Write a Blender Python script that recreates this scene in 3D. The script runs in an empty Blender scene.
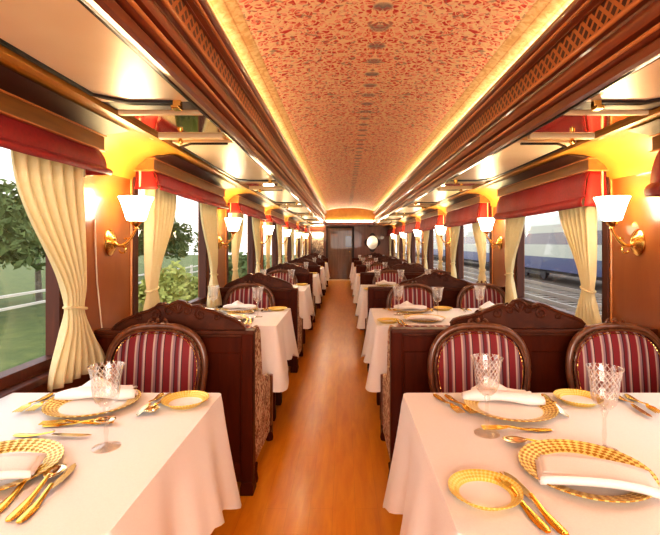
import bpy, bmesh, math, random
from mathutils import Vector, Matrix
random.seed(7)
PI = math.pi
sc = bpy.context.scene
COL = sc.collection

# ------------------------------------------------------------------ layout
EYE = 1.30                 # eye height above the floor
CX = -0.165                # camera stands left of the car's centre line
W = 1.455                  # half width of the car
P = 2.18                   # length of one bay
PIER = [0.298 + P * k for k in range(7)]       # piers that carry the sconces (PIER[0] is beside the camera)
BACK, END = -1.75, 15.4
YTOP = 0.735
ORD = ['nearest', 'second', 'third', 'fourth', 'fifth', 'sixth', 'seventh']
def cam(X, Z, z=0.0):      # camera-relative lateral offset, depth
    return Vector((X + CX, Z, z))

# ------------------------------------------------------------------ materials
def mat(name, col=(.8, .8, .8), rough=.5, metal=0.0, emit=None, estr=0.0, **kw):
    m = bpy.data.materials.new(name); m.use_nodes = True
    b = m.node_tree.nodes['Principled BSDF']
    b.inputs['Base Color'].default_value = (*col, 1)
    b.inputs['Roughness'].default_value = rough
    b.inputs['Metallic'].default_value = metal
    if emit:
        b.inputs['Emission Color'].default_value = (*emit, 1)
        b.inputs['Emission Strength'].default_value = estr
    for k, v in kw.items():
        b.inputs[k.replace('_', ' ')].default_value = v
    return m
class NT:
    def __init__(s, m):
        s.m = m; s.t = m.node_tree; s.b = s.t.nodes['Principled BSDF']
    def n(s, typ, **kw):
        x = s.t.nodes.new(typ)
        for k, v in kw.items():
            if k in x.inputs.keys() if isinstance(k, str) else False:
                x.inputs[k].default_value = v
            else:
                setattr(x, k, v)
        return x
    def l(s, a, b): s.t.links.new(a, b)
    def coord(s, scale=(1, 1, 1), kind='Object', rot=(0, 0, 0)):
        tc = s.n('ShaderNodeTexCoord'); mp = s.n('ShaderNodeMapping')
        mp.inputs['Scale'].default_value = scale; mp.inputs['Rotation'].default_value = rot
        s.l(tc.outputs[kind], mp.inputs['Vector']); return mp.outputs['Vector']
    def ramp(s, fac, stops, interp='LINEAR'):
        r = s.n('ShaderNodeValToRGB'); r.color_ramp.interpolation = interp
        e = r.color_ramp.elements
        while len(e) > 1: e.remove(e[0])
        e[0].position = stops[0][0]; e[0].color = (*stops[0][1], 1)
        for p, c in stops[1:]:
            k = e.new(p); k.color = (*c, 1)
        s.l(fac, r.inputs['Fac']); return r.outputs['Color']
    def math(s, op, a, b=None):
        x = s.n('ShaderNodeMath', operation=op)
        for i, v in enumerate((a, b)):
            if v is None: continue
            if isinstance(v, (int, float)): x.inputs[i].default_value = v
            else: s.l(v, x.inputs[i])
        return x.outputs[0]
    def mix(s, fac, a, b, mode='MIX'):
        x = s.n('ShaderNodeMix', data_type='RGBA', blend_type=mode)
        for sock, v in ((x.inputs[0], fac), (x.inputs[6], a), (x.inputs[7], b)):
            if isinstance(v, (int, float)): sock.default_value = v
            elif isinstance(v, tuple): sock.default_value = (*v, 1)
            else: s.l(v, sock)
        return x.outputs[2]
    def noise(s, vec, scale, detail=3.0, rough=.5, dist=0.0):
        x = s.n('ShaderNodeTexNoise'); s.l(vec, x.inputs['Vector'])
        x.inputs['Scale'].default_value = scale; x.inputs['Detail'].default_value = detail
        x.inputs['Roughness'].default_value = rough; x.inputs['Distortion'].default_value = dist
        return x.outputs['Fac']
    def bump(s, h, strength=.3, dist=.01):
        x = s.n('ShaderNodeBump'); x.inputs['Strength'].default_value = strength
        x.inputs['Distance'].default_value = dist
        s.l(h, x.inputs['Height']); s.l(x.outputs['Normal'], s.b.inputs['Normal'])
    def base(s, c): s.l(c, s.b.inputs['Base Color'])
    def xyz(s, vec):
        x = s.n('ShaderNodeSeparateXYZ'); s.l(vec, x.inputs[0]); return x.outputs

def wood(name, dark, light, scale=(30, 30, 2.0), rough=.3, coat=.3):
    m = mat(name, light, rough); t = NT(m)
    v = t.coord(scale)
    f = t.noise(v, 1.6, 5, .6, .6)
    t.base(t.ramp(f, [(.3, dark), (.7, light)]))
    t.bump(f, .06, .004)
    m.node_tree.nodes['Principled BSDF'].inputs['Coat Weight'].default_value = coat
    return m
def fabric(name, col, col2, rough=.85, scale=60, bump=.1):
    m = mat(name, col, rough); t = NT(m)
    v = t.coord()
    f = t.noise(v, scale, 3, .6)
    t.base(t.ramp(f, [(.3, col2), (.7, col)]))
    t.bump(f, bump, .002)
    m.node_tree.nodes['Principled BSDF'].inputs['Sheen Weight'].default_value = .03
    return m

M = {}
M['wall'] = wood('wall_wood', (.22, .055, .009), (.31, .088, .015), (4, 3, .9), .34, .25)
M['cove'] = wood('cove_wood', (.38, .175, .022), (.50, .25, .04), (3, 2, 3), .38, .2)
M['mahog'] = wood('dark_mahogany', (.052, .0065, .0006), (.085, .012, .0012), (20, 20, 2.5), .5, .05)
M['mahog'].node_tree.nodes['Principled BSDF'].inputs['Specular IOR Level'].default_value = .12
M['crest'] = wood('crest_mahogany', (.055, .011, .003), (.11, .026, .007), (8, 20, 9), .4, .1)
M['crest'].node_tree.nodes['Principled BSDF'].inputs['Specular IOR Level'].default_value = .25
M['chairwood'] = wood('chair_walnut', (.10, .03, .012), (.20, .07, .028), (18, 18, 6), .32, .4)
M['cornice'] = wood('cornice_wood', (.14, .026, .009), (.22, .052, .017), (12, 1.0, 12), .3, .3)
M['bead'] = wood('bead_wood', (.50, .18, .05), (.66, .27, .08), (12, 1.0, 12), .28, .4)
M['pelmet'] = wood('pelmet_wood', (.17, .07, .012), (.26, .115, .02), (20, 1.6, 20), .45, .05)
M['darktrim'] = wood('dark_trim', (.03, .009, .004), (.055, .017, .008), (10, 2, 10), .5, .0)
M['endwall'] = wood('end_wall_wood', (.20, .06, .028), (.30, .10, .045), (6, 6, .8), .35, .25)
M['door'] = wood('door_wood', (.15, .06, .015), (.24, .10, .03), (8, 8, .8), .35, .25)
M['jamb'] = wood('jamb_wood', (.06, .012, .005), (.11, .025, .01), (14, 14, 1), .5, .0)
M['black'] = mat('black_enamel', (.008, .006, .005), .3)
M['brass'] = mat('polished_brass', (.83, .52, .16), .22, 1.0)
M['gold'] = mat('gilt_metal', (.95, .62, .12), .24, 1.0)
M['palegold'] = mat('pale_gilt_steel', (.93, .80, .56), .16, 1.0)
M['cream_trim'] = mat('cream_trim', (.78, .60, .36), .35)
M['mirror'] = mat('mirror_glass', (.75, .66, .52), .06, 1.0)
M['panelstrip'] = mat('cream_gloss_strip', (.82, .68, .48), .15, .2)
M['strip'] = mat('light_strip', (1, .95, .85), .5, 0, (1, .86, .62), 55.0)
M['covelight'] = mat('cove_light', (1, .9, .7), .5, 0, (1, .86, .64), 9.0)
M['cord'] = mat('white_cord', (.85, .75, .62), .5)

# floor
m = mat('floor_wood', (.5, .2, .04), .32); t = NT(m)
v = t.coord((9, 1.1, 1)); f = t.noise(v, 2.5, 6, .6, .4)
v2 = t.coord((1.5, 1.5, 1)); f2 = t.noise(v2, 1.2, 2)
c = t.ramp(f, [(.3, (.76, .25, .010)), (.7, (.90, .36, .018))])
br = t.n('ShaderNodeTexBrick'); t.l(t.coord((1, 1, 1), rot=(0, 0, PI / 2)), br.inputs['Vector'])
br.inputs['Scale'].default_value = 1.0; br.inputs['Brick Width'].default_value = 1.1
br.inputs['Row Height'].default_value = .11; br.inputs['Mortar Size'].default_value = .0016
br.inputs['Color1'].default_value = (.97, .97, .97, 1); br.inputs['Color2'].default_value = (1, 1, 1, 1)
br.inputs['Mortar'].default_value = (.90, .88, .86, 1)
c = t.mix(1.0, c, br.outputs['Color'], 'MULTIPLY')
t.base(c); m.node_tree.nodes['Principled BSDF'].inputs['Coat Weight'].default_value = .35
m.node_tree.nodes['Principled BSDF'].inputs['Coat Roughness'].default_value = .18
M['floor'] = m

# vault: arabesque printed ceiling, mirrored about the centre line
m = mat('vault_print', (.8, .4, .2), .55); t = NT(m)
tc = t.n('ShaderNodeTexCoord'); X, Y, Z = t.xyz(tc.outputs['Object'])
ax = t.math('ABSOLUTE', X)
cb = t.n('ShaderNodeCombineXYZ'); t.l(ax, cb.inputs[0]); t.l(Y, cb.inputs[1])
mv = cb.outputs[0]
nz = t.n('ShaderNodeTexNoise'); t.l(mv, nz.inputs['Vector']); nz.inputs['Scale'].default_value = 26; nz.inputs['Detail'].default_value = 1.0
add = t.n('ShaderNodeVectorMath', operation='MULTIPLY_ADD'); t.l(nz.outputs['Color'], add.inputs[0])
add.inputs[1].default_value = (.05, .05, 0); t.l(mv, add.inputs[2])
v1 = t.n('ShaderNodeTexVoronoi', feature='DISTANCE_TO_EDGE'); t.l(add.outputs[0], v1.inputs['Vector']); v1.inputs['Scale'].default_value = 32
scroll = t.ramp(v1.outputs['Distance'], [(.0, (1, 1, 1)), (.09, (1, 1, 1)), (.14, (0, 0, 0))])
n1 = t.noise(add.outputs[0], 34, 2, .5, .8)
n2 = t.noise(mv, 19, 2, .5, 1.4)
base = t.ramp(n1, [(.38, (.66, .05, .035)), (.47, (.80, .16, .085)), (.53, (.94, .40, .25)), (.66, (.98, .56, .36))])
grey = t.ramp(n2, [(.60, (0, 0, 0)), (.66, (1, 1, 1))])
col = t.mix(t.math('MULTIPLY', scroll, .85), base, (1.0, .80, .46))
col = t.mix(t.math('MULTIPLY', grey, .7), col, (.34, .22, .15))
# medallions down the centre
my = t.math('PINGPONG', Y, .095); md = t.math('SQRT', t.math('ADD', t.math('MULTIPLY', t.math('MULTIPLY', ax, ax), .6), t.math('MULTIPLY', my, my)))
med = t.ramp(md, [(.026, (1, 1, 1)), (.040, (0, 0, 0))])
col = t.mix(t.math('MULTIPLY', med, t.math('MULTIPLY', n1, 1.3)), col, (.22, .19, .18))
# pale gold border along both edges
bd = t.ramp(ax, [(.575, (0, 0, 0)), (.580, (1, 1, 1))])
bline = t.ramp(t.math('PINGPONG', t.math('SUBTRACT', ax, .577), .045), [(.0, (.60, .32, .10)), (.006, (.80, .60, .28)), (.04, (.76, .54, .24)), (.045, (.50, .28, .09))])
bn = t.ramp(n1, [(.4, (.72, .52, .28)), (.6, (1, 1, 1))])
col = t.mix(bd, col, t.mix(.7, bline, t.mix(1.0, bline, bn, 'MULTIPLY')))
t.base(col); M['vault'] = m

# grille lattice
m = mat('grille_lattice', (.4, .15, .05), .35); t = NT(m)
tc = t.n('ShaderNodeTexCoord'); X, Y, Z = t.xyz(tc.outputs['Object'])
s = 2 * PI / .056
a = t.math('SINE', t.math('MULTIPLY', t.math('ADD', Y, Z), s)); b = t.math('SINE', t.math('MULTIPLY', t.math('SUBTRACT', Y, Z), s))
hole = t.math('MULTIPLY', t.math('GREATER_THAN', a, -.45), t.math('GREATER_THAN', b, -.45))
t.base(t.mix(hole, (.46, .17, .045), (.05, .010, .005))); t.bump(t.math('SUBTRACT', 1.0, hole), .5, .01); M['grille'] = m

# glossy cream ceiling panel
m = mat('cream_gloss_panel', (.82, .70, .52), .34, .15); t = NT(m)
f = t.noise(t.coord((1, 1, 1)), 3, 2); t.base(t.ramp(f, [(.3, (.78, .63, .44)), (.7, (.88, .76, .58))])); M['panel'] = m

# cloth etc.
M['cloth'] = fabric('pale_tablecloth', (.90, .83, .78), (.87, .79, .74), .8, 240, .05)
M['napkin'] = fabric('white_napkin', (.92, .82, .77), (.88, .77, .71), .8, 260, .05)
M['china'] = mat('china', (.92, .84, .78), .18)
M['red'] = fabric('crimson_blind', (.30, .008, .008), (.20, .005, .005), .6, 50, .08)
M['curtain'] = fabric('cream_sheer', (.94, .83, .56), (.90, .76, .45), .8, 40, .08)
t = NT(M['curtain'])
tr = t.n('ShaderNodeBsdfTranslucent'); tr.inputs['Color'].default_value = (.97, .90, .68, 1)
mx = t.n('ShaderNodeMixShader'); mx.inputs[0].default_value = .4
t.l(t.b.outputs[0], mx.inputs[1]); t.l(tr.outputs[0], mx.inputs[2])
t.l(mx.outputs[0], t.t.nodes['Material Output'].inputs['Surface'])

# stripes on the chairs
m = mat('striped_upholstery', (.4, .1, .1), .7); t = NT(m)
X, Y, Z = t.xyz(t.coord())
fr = t.math('FRACT', t.math('MULTIPLY', t.math('ADD', X, 1.0), 1 / .088))
t.base(t.ramp(fr, [(0, (.22, .009, .013)), (.27, (.22, .009, .013)), (.29, (.52, .34, .27)), (.38, (.30, .17, .18)), (.50, (.055, .008, .014)),
                   (.56, (.18, .008, .012)), (.72, (.26, .12, .14)), (.78, (.52, .36, .30)), (.88, (.07, .01, .015)), (.93, (.22, .009, .013))], 'CONSTANT'))
f = t.noise(t.coord(), 220, 2); t.bump(f, .1, .002); M['stripe'] = m
# floral
m = mat('floral_tapestry', (.6, .4, .3), .85); t = NT(m)
v = t.coord(); vo = t.n('ShaderNodeTexVoronoi'); t.l(v, vo.inputs['Vector']); vo.inputs['Scale'].default_value = 26
n1 = t.noise(v, 34, 2, .5, 1.5)
c = t.ramp(n1, [(.40, (.20, .07, .035)), (.47, (.34, .16, .06)), (.52, (.62, .46, .30)), (.62, (.70, .55, .38))])
c = t.mix(t.math('LESS_THAN', vo.outputs['Distance'], .22), c, (.42, .07, .05)); t.base(c); M['floral'] = m

# gilt lattice rim on the plates
def rimmat(name, A, B, n, tw):
    m = mat(name, A, .3, .45); t = NT(m)
    X, Y, Z = t.xyz(t.coord())
    ang = t.math('ARCTAN2', Y, X); r = t.math('SQRT', t.math('ADD', t.math('MULTIPLY', X, X), t.math('MULTIPLY', Y, Y)))
    ra = t.math('MULTIPLY', r, tw); na = t.math('MULTIPLY', ang, n)
    a = t.math('SINE', t.math('ADD', na, ra)); b = t.math('SINE', t.math('SUBTRACT', na, ra))
    cell = t.math('GREATER_THAN', t.math('MULTIPLY', a, b), -.02)
    t.base(t.mix(cell, A, B)); t.bump(t.math('MULTIPLY', a, b), .35, .003)
    return m
M['rim'] = rimmat('gilt_lattice_rim', (.50, .24, .02), (.95, .74, .26), 22, 300)
M['rim_small'] = rimmat('gilt_rim', (.88, .56, .08), (.96, .78, .30), 24, 420)

# crystal
m = bpy.data.materials.new('cut_crystal'); m.use_nodes = True; nt = m.node_tree
for x in list(nt.nodes):
    if x.type == 'BSDF_PRINCIPLED': nt.nodes.remove(x)
out = nt.nodes['Material Output']
trn = nt.nodes.new('ShaderNodeBsdfTransparent'); trn.inputs[0].default_value = (.95, .94, .93, 1)
gl = nt.nodes.new('ShaderNodeBsdfGlossy'); gl.inputs['Roughness'].default_value = .05; gl.inputs['Color'].default_value = (1, .97, .93, 1)
lw = nt.nodes.new('ShaderNodeLayerWeight'); lw.inputs['Blend'].default_value = .42
mr = nt.nodes.new('ShaderNodeMapRange'); mr.inputs['To Min'].default_value = .06; mr.inputs['To Max'].default_value = .36
mx = nt.nodes.new('ShaderNodeMixShader')
nt.links.new(lw.outputs['Facing'], mr.inputs['Value']); nt.links.new(mr.outputs[0], mx.inputs[0])
nt.links.new(trn.outputs[0], mx.inputs[1]); nt.links.new(gl.outputs[0], mx.inputs[2]); nt.links.new(mx.outputs[0], out.inputs['Surface'])
M['crystal'] = m
# etched crystal: the cut band on the bowl
m = m.copy(); m.name = 'etched_crystal'; nt = m.node_tree; out = nt.nodes['Material Output']
prev = [l.from_socket for l in nt.links if l.to_node == out][0]
tcn = nt.nodes.new('ShaderNodeTexCoord'); sx = nt.nodes.new('ShaderNodeSeparateXYZ'); nt.links.new(tcn.outputs['Object'], sx.inputs[0])
def mm(op, a, b=None):
    x = nt.nodes.new('ShaderNodeMath'); x.operation = op
    for i, v in enumerate((a, b)):
        if v is None: continue
        if isinstance(v, (int, float)): x.inputs[i].default_value = v
        else: nt.links.new(v, x.inputs[i])
    return x.outputs[0]
ang = mm('MULTIPLY', mm('ARCTAN2', sx.outputs[1], sx.outputs[0]), 9.0); hz = mm('MULTIPLY', sx.outputs[2], 170.0)
a = mm('ABSOLUTE', mm('SINE', mm('ADD', ang, hz))); b = mm('ABSOLUTE', mm('SINE', mm('SUBTRACT', ang, hz)))
cut = mm('LESS_THAN', mm('MINIMUM', a, b), .22)
cut = mm('MULTIPLY', cut, mm('GREATER_THAN', sx.outputs[2], .150))
dif = nt.nodes.new('ShaderNodeBsdfDiffuse'); dif.inputs[0].default_value = (.95, .9, .85, 1)
mx2 = nt.nodes.new('ShaderNodeMixShader'); nt.links.new(mm('MULTIPLY', cut, .38), mx2.inputs[0])
nt.links.new(prev, mx2.inputs[1]); nt.links.new(dif.outputs[0], mx2.inputs[2]); nt.links.new(mx2.outputs[0], out.inputs['Surface'])
M['etched'] = m
# window pane
m = bpy.data.materials.new('window_glass'); m.use_nodes = True; nt = m.node_tree
nt.nodes.remove(nt.nodes['Principled BSDF']); out = nt.nodes['Material Output']
trn = nt.nodes.new('ShaderNodeBsdfTransparent'); gl = nt.nodes.new('ShaderNodeBsdfGlossy'); gl.inputs['Roughness'].default_value = .02
mx = nt.nodes.new('ShaderNodeMixShader'); mx.inputs[0].default_value = .05
nt.links.new(trn.outputs[0], mx.inputs[1]); nt.links.new(gl.outputs[0], mx.inputs[2]); nt.links.new(mx.outputs[0], out.inputs['Surface'])
M['pane'] = m
# lamp shade
M['shade'] = mat('opal_glass', (1, .95, .88), .4, 0, (1, .88, .66), 9.0)

# outdoors
def outm(name, stops, scale, rough=.9):
    m = mat(name, stops[0][1], rough); t = NT(m)
    t.base(t.ramp(t.noise(t.coord(), scale, 4, .6), stops)); return m
M['grass'] = outm('grass', [(.3, (.045, .08, .012)), (.7, (.13, .15, .03))], 3)
M['ballast'] = outm('ballast', [(.3, (.06, .042, .03)), (.7, (.15, .11, .08))], 14)
M['leaf_dark'] = outm('leaf_dark', [(.3, (.07, .11, .035)), (.7, (.17, .22, .07))], 4)
M['leaf_light'] = outm('leaf_light', [(.3, (.24, .28, .06)), (.7, (.48, .46, .13))], 4)
M['bark'] = outm('bark', [(.3, (.16, .13, .10)), (.7, (.32, .27, .22))], 8)
M['rail'] = mat('steel_rail', (.55, .48, .42), .3, .8)
M['sleeper'] = mat('concrete_sleeper', (.26, .22, .18), .9)
M['tblue'] = mat('train_blue', (.035, .055, .16), .35)
M['twhite'] = mat('train_white', (.42, .44, .38), .35)
M['tgrey'] = mat('train_windows', (.09, .08, .12), .15)
M['tdark'] = mat('train_underframe', (.05, .045, .05), .7)
M['fencew'] = mat('pale_fence_paint', (.75, .68, .6), .7)

# ------------------------------------------------------------------ mesh helpers
def link(name, bm, m, parent=None, smooth=False, bevel=0, seg=2):
    bmesh.ops.recalc_face_normals(bm, faces=bm.faces)
    me = bpy.data.meshes.new(name); bm.to_mesh(me); bm.free()
    if m is not None: me.materials.append(m)
    if smooth:
        for p in me.polygons: p.use_smooth = True
        try: me.set_sharp_from_angle(angle=math.radians(40))
        except Exception: pass
    o = bpy.data.objects.new(name, me); COL.objects.link(o)
    if parent: o.parent = parent
    if bevel:
        md = o.modifiers.new('bevel', 'BEVEL'); md.width = bevel; md.segments = seg; md.limit_method = 'ANGLE'; md.angle_limit = math.radians(40)
    return o
def box(bm, x0, x1, y0, y1, z0, z1):
    v = [bm.verts.new(c) for c in ((x0, y0, z0), (x1, y0, z0), (x1, y1, z0), (x0, y1, z0), (x0, y0, z1), (x1, y0, z1), (x1, y1, z1), (x0, y1, z1))]
    for f in ((0, 3, 2, 1), (4, 5, 6, 7), (0, 1, 5, 4), (1, 2, 6, 5), (2, 3, 7, 6), (3, 0, 4, 7)):
        bm.faces.new([v[i] for i in f])
def lathe(bm, prof, n=24, c=(0, 0, 0), sx=1, sy=1, cap=True):
    rings = []
    for r, z in prof:
        rings.append([bm.verts.new((c[0] + max(r, 1e-4) * sx * math.cos(2 * PI * i / n), c[1] + max(r, 1e-4) * sy * math.sin(2 * PI * i / n), c[2] + z)) for i in range(n)])
    for a, b in zip(rings, rings[1:]):
        for i in range(n):
            bm.faces.new((a[i], a[(i + 1) % n], b[(i + 1) % n], b[i]))
    if cap:
        bm.faces.new(rings[0][::-1]); bm.faces.new(rings[-1])
def tube(bm, pts, r, n=8, closed=False):
    pts = [Vector(p) for p in pts]; N = len(pts)
    rr = r if isinstance(r, (list, tuple)) else [r] * N
    rings = []; up = Vector((.13, .21, 1)).normalized()
    for i, p in enumerate(pts):
        a = pts[(i - 1) % N] if (closed or i > 0) else pts[i]
        b = pts[(i + 1) % N] if (closed or i < N - 1) else pts[i]
        d = (b - a).normalized()
        s = d.cross(up)
        if s.length < 1e-3: s = d.cross(Vector((1, 0, 0)))
        s.normalize(); u = s.cross(d)
        rings.append([bm.verts.new(p + (s * math.cos(2 * PI * k / n) + u * math.sin(2 * PI * k / n)) * rr[i]) for k in range(n)])
    R = range(N if closed else N - 1)
    for i in R:
        a, b = rings[i], rings[(i + 1) % N]
        for k in range(n):
            bm.faces.new((a[k], a[(k + 1) % n], b[(k + 1) % n], b[k]))
    if not closed:
        bm.faces.new(rings[0][::-1]); bm.faces.new(rings[-1])
def prism(bm, poly, axis, a, b):
    """extrude a 2-D outline: axis 'y' -> (x,z) outline, 'x' -> (y,z), 'z' -> (x,y)"""
    def mk(p, t):
        return {'y': (p[0], t, p[1]), 'x': (t, p[0], p[1]), 'z': (p[0], p[1], t)}[axis]
    A = [bm.verts.new(mk(p, a)) for p in poly]; B = [bm.verts.new(mk(p, b)) for p in poly]
    bm.faces.new(A); bm.faces.new(B[::-1])
    n = len(poly)
    for i in range(n):
        bm.faces.new((A[i], B[i], B[(i + 1) % n], A[(i + 1) % n]))
def strip(bm, prof, y0, y1, ny=1):
    """open (x,z) profile swept along y"""
    rows = []
    for j in range(ny + 1):
        y = y0 + (y1 - y0) * j / ny
        rows.append([bm.verts.new((p[0], y, p[1])) for p in prof])
    for a, b in zip(rows, rows[1:]):
        for i in range(len(prof) - 1):
            bm.faces.new((a[i], a[i + 1], b[i + 1], b[i]))
def grid(bm, fn, nu, nv):
    g = [[bm.verts.new(fn(u / nu, v / nv)) for u in range(nu + 1)] for v in range(nv + 1)]
    for a, b in zip(g, g[1:]):
        for i in range(nu): bm.faces.new((a[i], a[i + 1], b[i + 1], b[i]))
    return g
def solid(o, th, off=0):
    md = o.modifiers.new('solid', 'SOLIDIFY'); md.thickness = th; md.offset = off
def smoothstep(a, b, x):
    t_ = min(1, max(0, (x - a) / (b - a))); return t_ * t_ * (3 - 2 * t_)

def tag(o, label, cat, group=None, kind=None):
    o['label'] = label; o['category'] = cat
    if group: o['group'] = group
    if kind: o['kind'] = kind
    return o
def thing(name, label, cat, loc=(0, 0, 0), rot=0, group=None):
    o = bpy.data.objects.new(name, None); COL.objects.link(o); o.empty_display_size = .05
    o.location = loc; o.rotation_euler = (0, 0, rot)
    return tag(o, label, cat, group)
def struct(name, bm, m, parent=None, **k):
    o = link(name, bm, m, parent, **k)
    if parent is None: o['kind'] = 'structure'
    return o
def kids(o): return [c for c in COL.objects if c.parent == o]
class Proto:
    """a thing built once; the first use is the original, later uses are copies of it and all its parts"""
    def __init__(s, root):
        s.root = root; s.used = False
        s.parts = [(c, kids(c)) for c in kids(root)]
    def place(s, loc, label, rot=0, group=None, scale=None, tilt=None):
        if not s.used:
            r = s.root; s.used = True
        else:
            r = s.root.copy(); COL.objects.link(r)
            for c, gs in s.parts:
                d = c.copy(); COL.objects.link(d); d.parent = r
                for g in gs:
                    e = g.copy(); COL.objects.link(e); e.parent = d
        r.location = loc; r.rotation_euler = (tilt[0] if tilt else 0, tilt[1] if tilt else 0, rot)
        r.scale = scale if scale else (1, 1, 1)
        r['label'] = label
        if group: r['group'] = group
        return r

# ------------------------------------------------------------------ setting
bm = bmesh.new(); box(bm, -W, W, BACK, END, -.06, 0); struct('floor', bm, M['floor'])
SILL, HEAD = .74, 1.80
WIN = [(PIER[k] + .32, PIER[k] + P - .37) for k in range(7)]
for side, sgn in (('left', -1), ('right', 1)):
    x0, x1 = sorted((sgn * W, sgn * (W + .10)))
    bm = bmesh.new()
    box(bm, x0, x1, BACK, END, -.06, SILL); box(bm, x0, x1, BACK, END, HEAD, 2.35)
    edges = [BACK] + [e for w in WIN for e in w] + [END]
    for a, b in zip(edges[0::2], edges[1::2]): box(bm, x0, x1, a, b, SILL, HEAD)
    struct('wall_' + side, bm, M['wall'])
    bm = bmesh.new(); xa, xb = sorted((sgn * (W - .015), sgn * W))
    box(bm, xa, xb, BACK, END, 0, .11); struct('baseboard_' + side, bm, M['darktrim'], bevel=.004)
bm = bmesh.new(); box(bm, -W - .1, W + .1, END, END + .1, -.06, 2.4); struct('wall_end', bm, M['endwall'])
bm = bmesh.new(); box(bm, -W - .1, W + .1, BACK - .1, BACK, -.06, 2.4); struct('wall_back', bm, M['wall'])
# windows
for i, (a, b) in enumerate(WIN):
    for sgn in (-1, 1):
        n = 2 * i + (1 if sgn < 0 else 2)
        bm = bmesh.new()
        xa, xb = sorted((sgn * (W + .012), sgn * (W + .075)))
        for (p, q, r, s) in ((a, a + .05, SILL, HEAD), (b - .05, b, SILL, HEAD), (a + .05, b - .05, SILL, SILL + .045), (a + .05, b - .05, HEAD - .05, HEAD)):
            box(bm, xa, xb, p, q, r, s)
        fr_ = struct('window_%d' % n, bm, M['jamb'])
        bm = bmesh.new(); xa, xb = sorted((sgn * (W + .05), sgn * (W + .056)))
        box(bm, xa, xb, a + .045, b - .045, SILL + .04, HEAD - .045); link('pane', bm, M['pane'], fr_)
        bm = bmesh.new(); xa, xb = sorted((sgn * (W - .045), sgn * (W + .012)))
        box(bm, xa, xb, a - .03, b + .03, SILL - .03, SILL); link('sill', bm, M['jamb'], fr_, bevel=.005)
        bm = bmesh.new(); xa, xb = sorted((sgn * (W - .012), sgn * W))
        bm.free()
        for p in (a - .055, b):
            bm = bmesh.new(); box(bm, xa, xb, p, p + .055, SILL, HEAD - .1); link('casing', bm, M['jamb'], fr_, bevel=.003)
        bm = bmesh.new(); xa, xb = sorted((sgn * (W - .009), sgn * W))
        bm.free()
        for p in (a - .085, b + .067):
            bm = bmesh.new(); box(bm, xa, xb, p, p + .016, SILL, HEAD - .12); link('casing_bead', bm, M['bead'], fr_, bevel=.003)
# vault
VE, VR, VHALF = EYE + .865, .13, .74
VEND = 12.75
bm = bmesh.new()
prof = [(VHALF * math.sin(t_), VE + VR * (math.cos(t_) - math.cos(1.25)) / (1 - math.cos(1.25))) for t_ in [(-1.25 + 2.5 * i / 32) for i in range(33)]]
k = VHALF / prof[-1][0]; prof = [(p[0] * k, p[1]) for p in prof]
strip(bm, prof, BACK, VEND); struct('ceiling', bm, M['vault'], smooth=True)
n_tr = [0]
def trim(bm, m, **k):
    n_tr[0] += 1; return struct('trim_%d' % n_tr[0], bm, m, **k)
# lunette closing the vault, with a small glowing ledge, and the lower ceiling before the end wall
bm = bmesh.new()
prism(bm, [(-VHALF, EYE + .60), (VHALF, EYE + .60)] + [(p[0], p[1] - 0.005) for p in reversed(prof)], 'y', VEND, VEND + .03)
trim(bm, M['cove'])
bm = bmesh.new(); box(bm, -W, W, VEND + .03, END, EYE + .62, EYE + .66); trim(bm, M['endwall'])
bm = bmesh.new(); box(bm, -.66, .66, VEND - .05, VEND, EYE + .585, EYE + .625); trim(bm, M['covelight'])
bm = bmesh.new(); box(bm, -.70, .70, VEND - .03, VEND + .03, EYE + .50, EYE + .58); trim(bm, M['cornice'])
# cornices, grilles, cove lights, light strips, side ceilings
CPROF = [(.735, .862), (.652, .862), (.648, .845), (.655, .832), (.668, .826), (.672, .812), (.690, .806), (.690, .802), (.712, .800), (.712, .716), (.690, .714), (.680, .704), (.684, .690), (.700, .684),
         (.704, .676), (.692, .664), (.678, .645), (.670, .622), (.672, .604), (.690, .598), (.694, .590), (.680, .584), (.676, .574), (.684, .566), (.698, .562), (.698, .554), (.686, .548), (.690, .526), (.706, .522), (.706, .56)]
BEADS = [(.668, .822, .006), (.683, .697, .009), (.676, .578, .007)]
for sgn in (-1, 1):
    bm = bmesh.new(); strip(bm, [(sgn * x, EYE + h) for x, h in CPROF], BACK, VEND + .03); trim(bm, M['cornice'], smooth=True)
    for x, h, r in BEADS:
        bm = bmesh.new(); tube(bm, [(sgn * x, BACK, EYE + h), (sgn * x, VEND, EYE + h)], r, 10); trim(bm, M['bead'], smooth=True)
    bm = bmesh.new(); strip(bm, [(sgn * .700, EYE + .801), (sgn * .700, EYE + .715)], BACK, VEND); trim(bm, M['grille'])
    bm = bmesh.new(); box(bm, *sorted((sgn * .690, sgn * .715)), BACK, VEND - .1, EYE + .864, EYE + .870); trim(bm, M['covelight'])
    bm = bmesh.new(); box(bm, *sorted((sgn * .700, sgn * .748)), BACK, END, EYE + .546, EYE + .560); trim(bm, M['panelstrip'])
    bm = bmesh.new(); box(bm, *sorted((sgn * .748, sgn * .757)), BACK, END, EYE + .537, EYE + .558); trim(bm, M['black'])
    bm = bmesh.new(); strip(bm, [(sgn * x, EYE + h) for x, h in ((.757, .556), (1.11, .556), (1.11, .528), (1.135, .525), (1.14, .535), (1.18, .540), (1.24, .538), (1.30, .530), (1.36, .51), (1.41, .47), (1.44, .43), (1.455, .38))], BACK, END)
    trim(bm, M['cove'], smooth=True)
    bm = bmesh.new(); box(bm, *sorted((sgn * .66, sgn * (W))), VEND + .03, END, EYE + .545, EYE + .62); trim(bm, M['endwall'])

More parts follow.
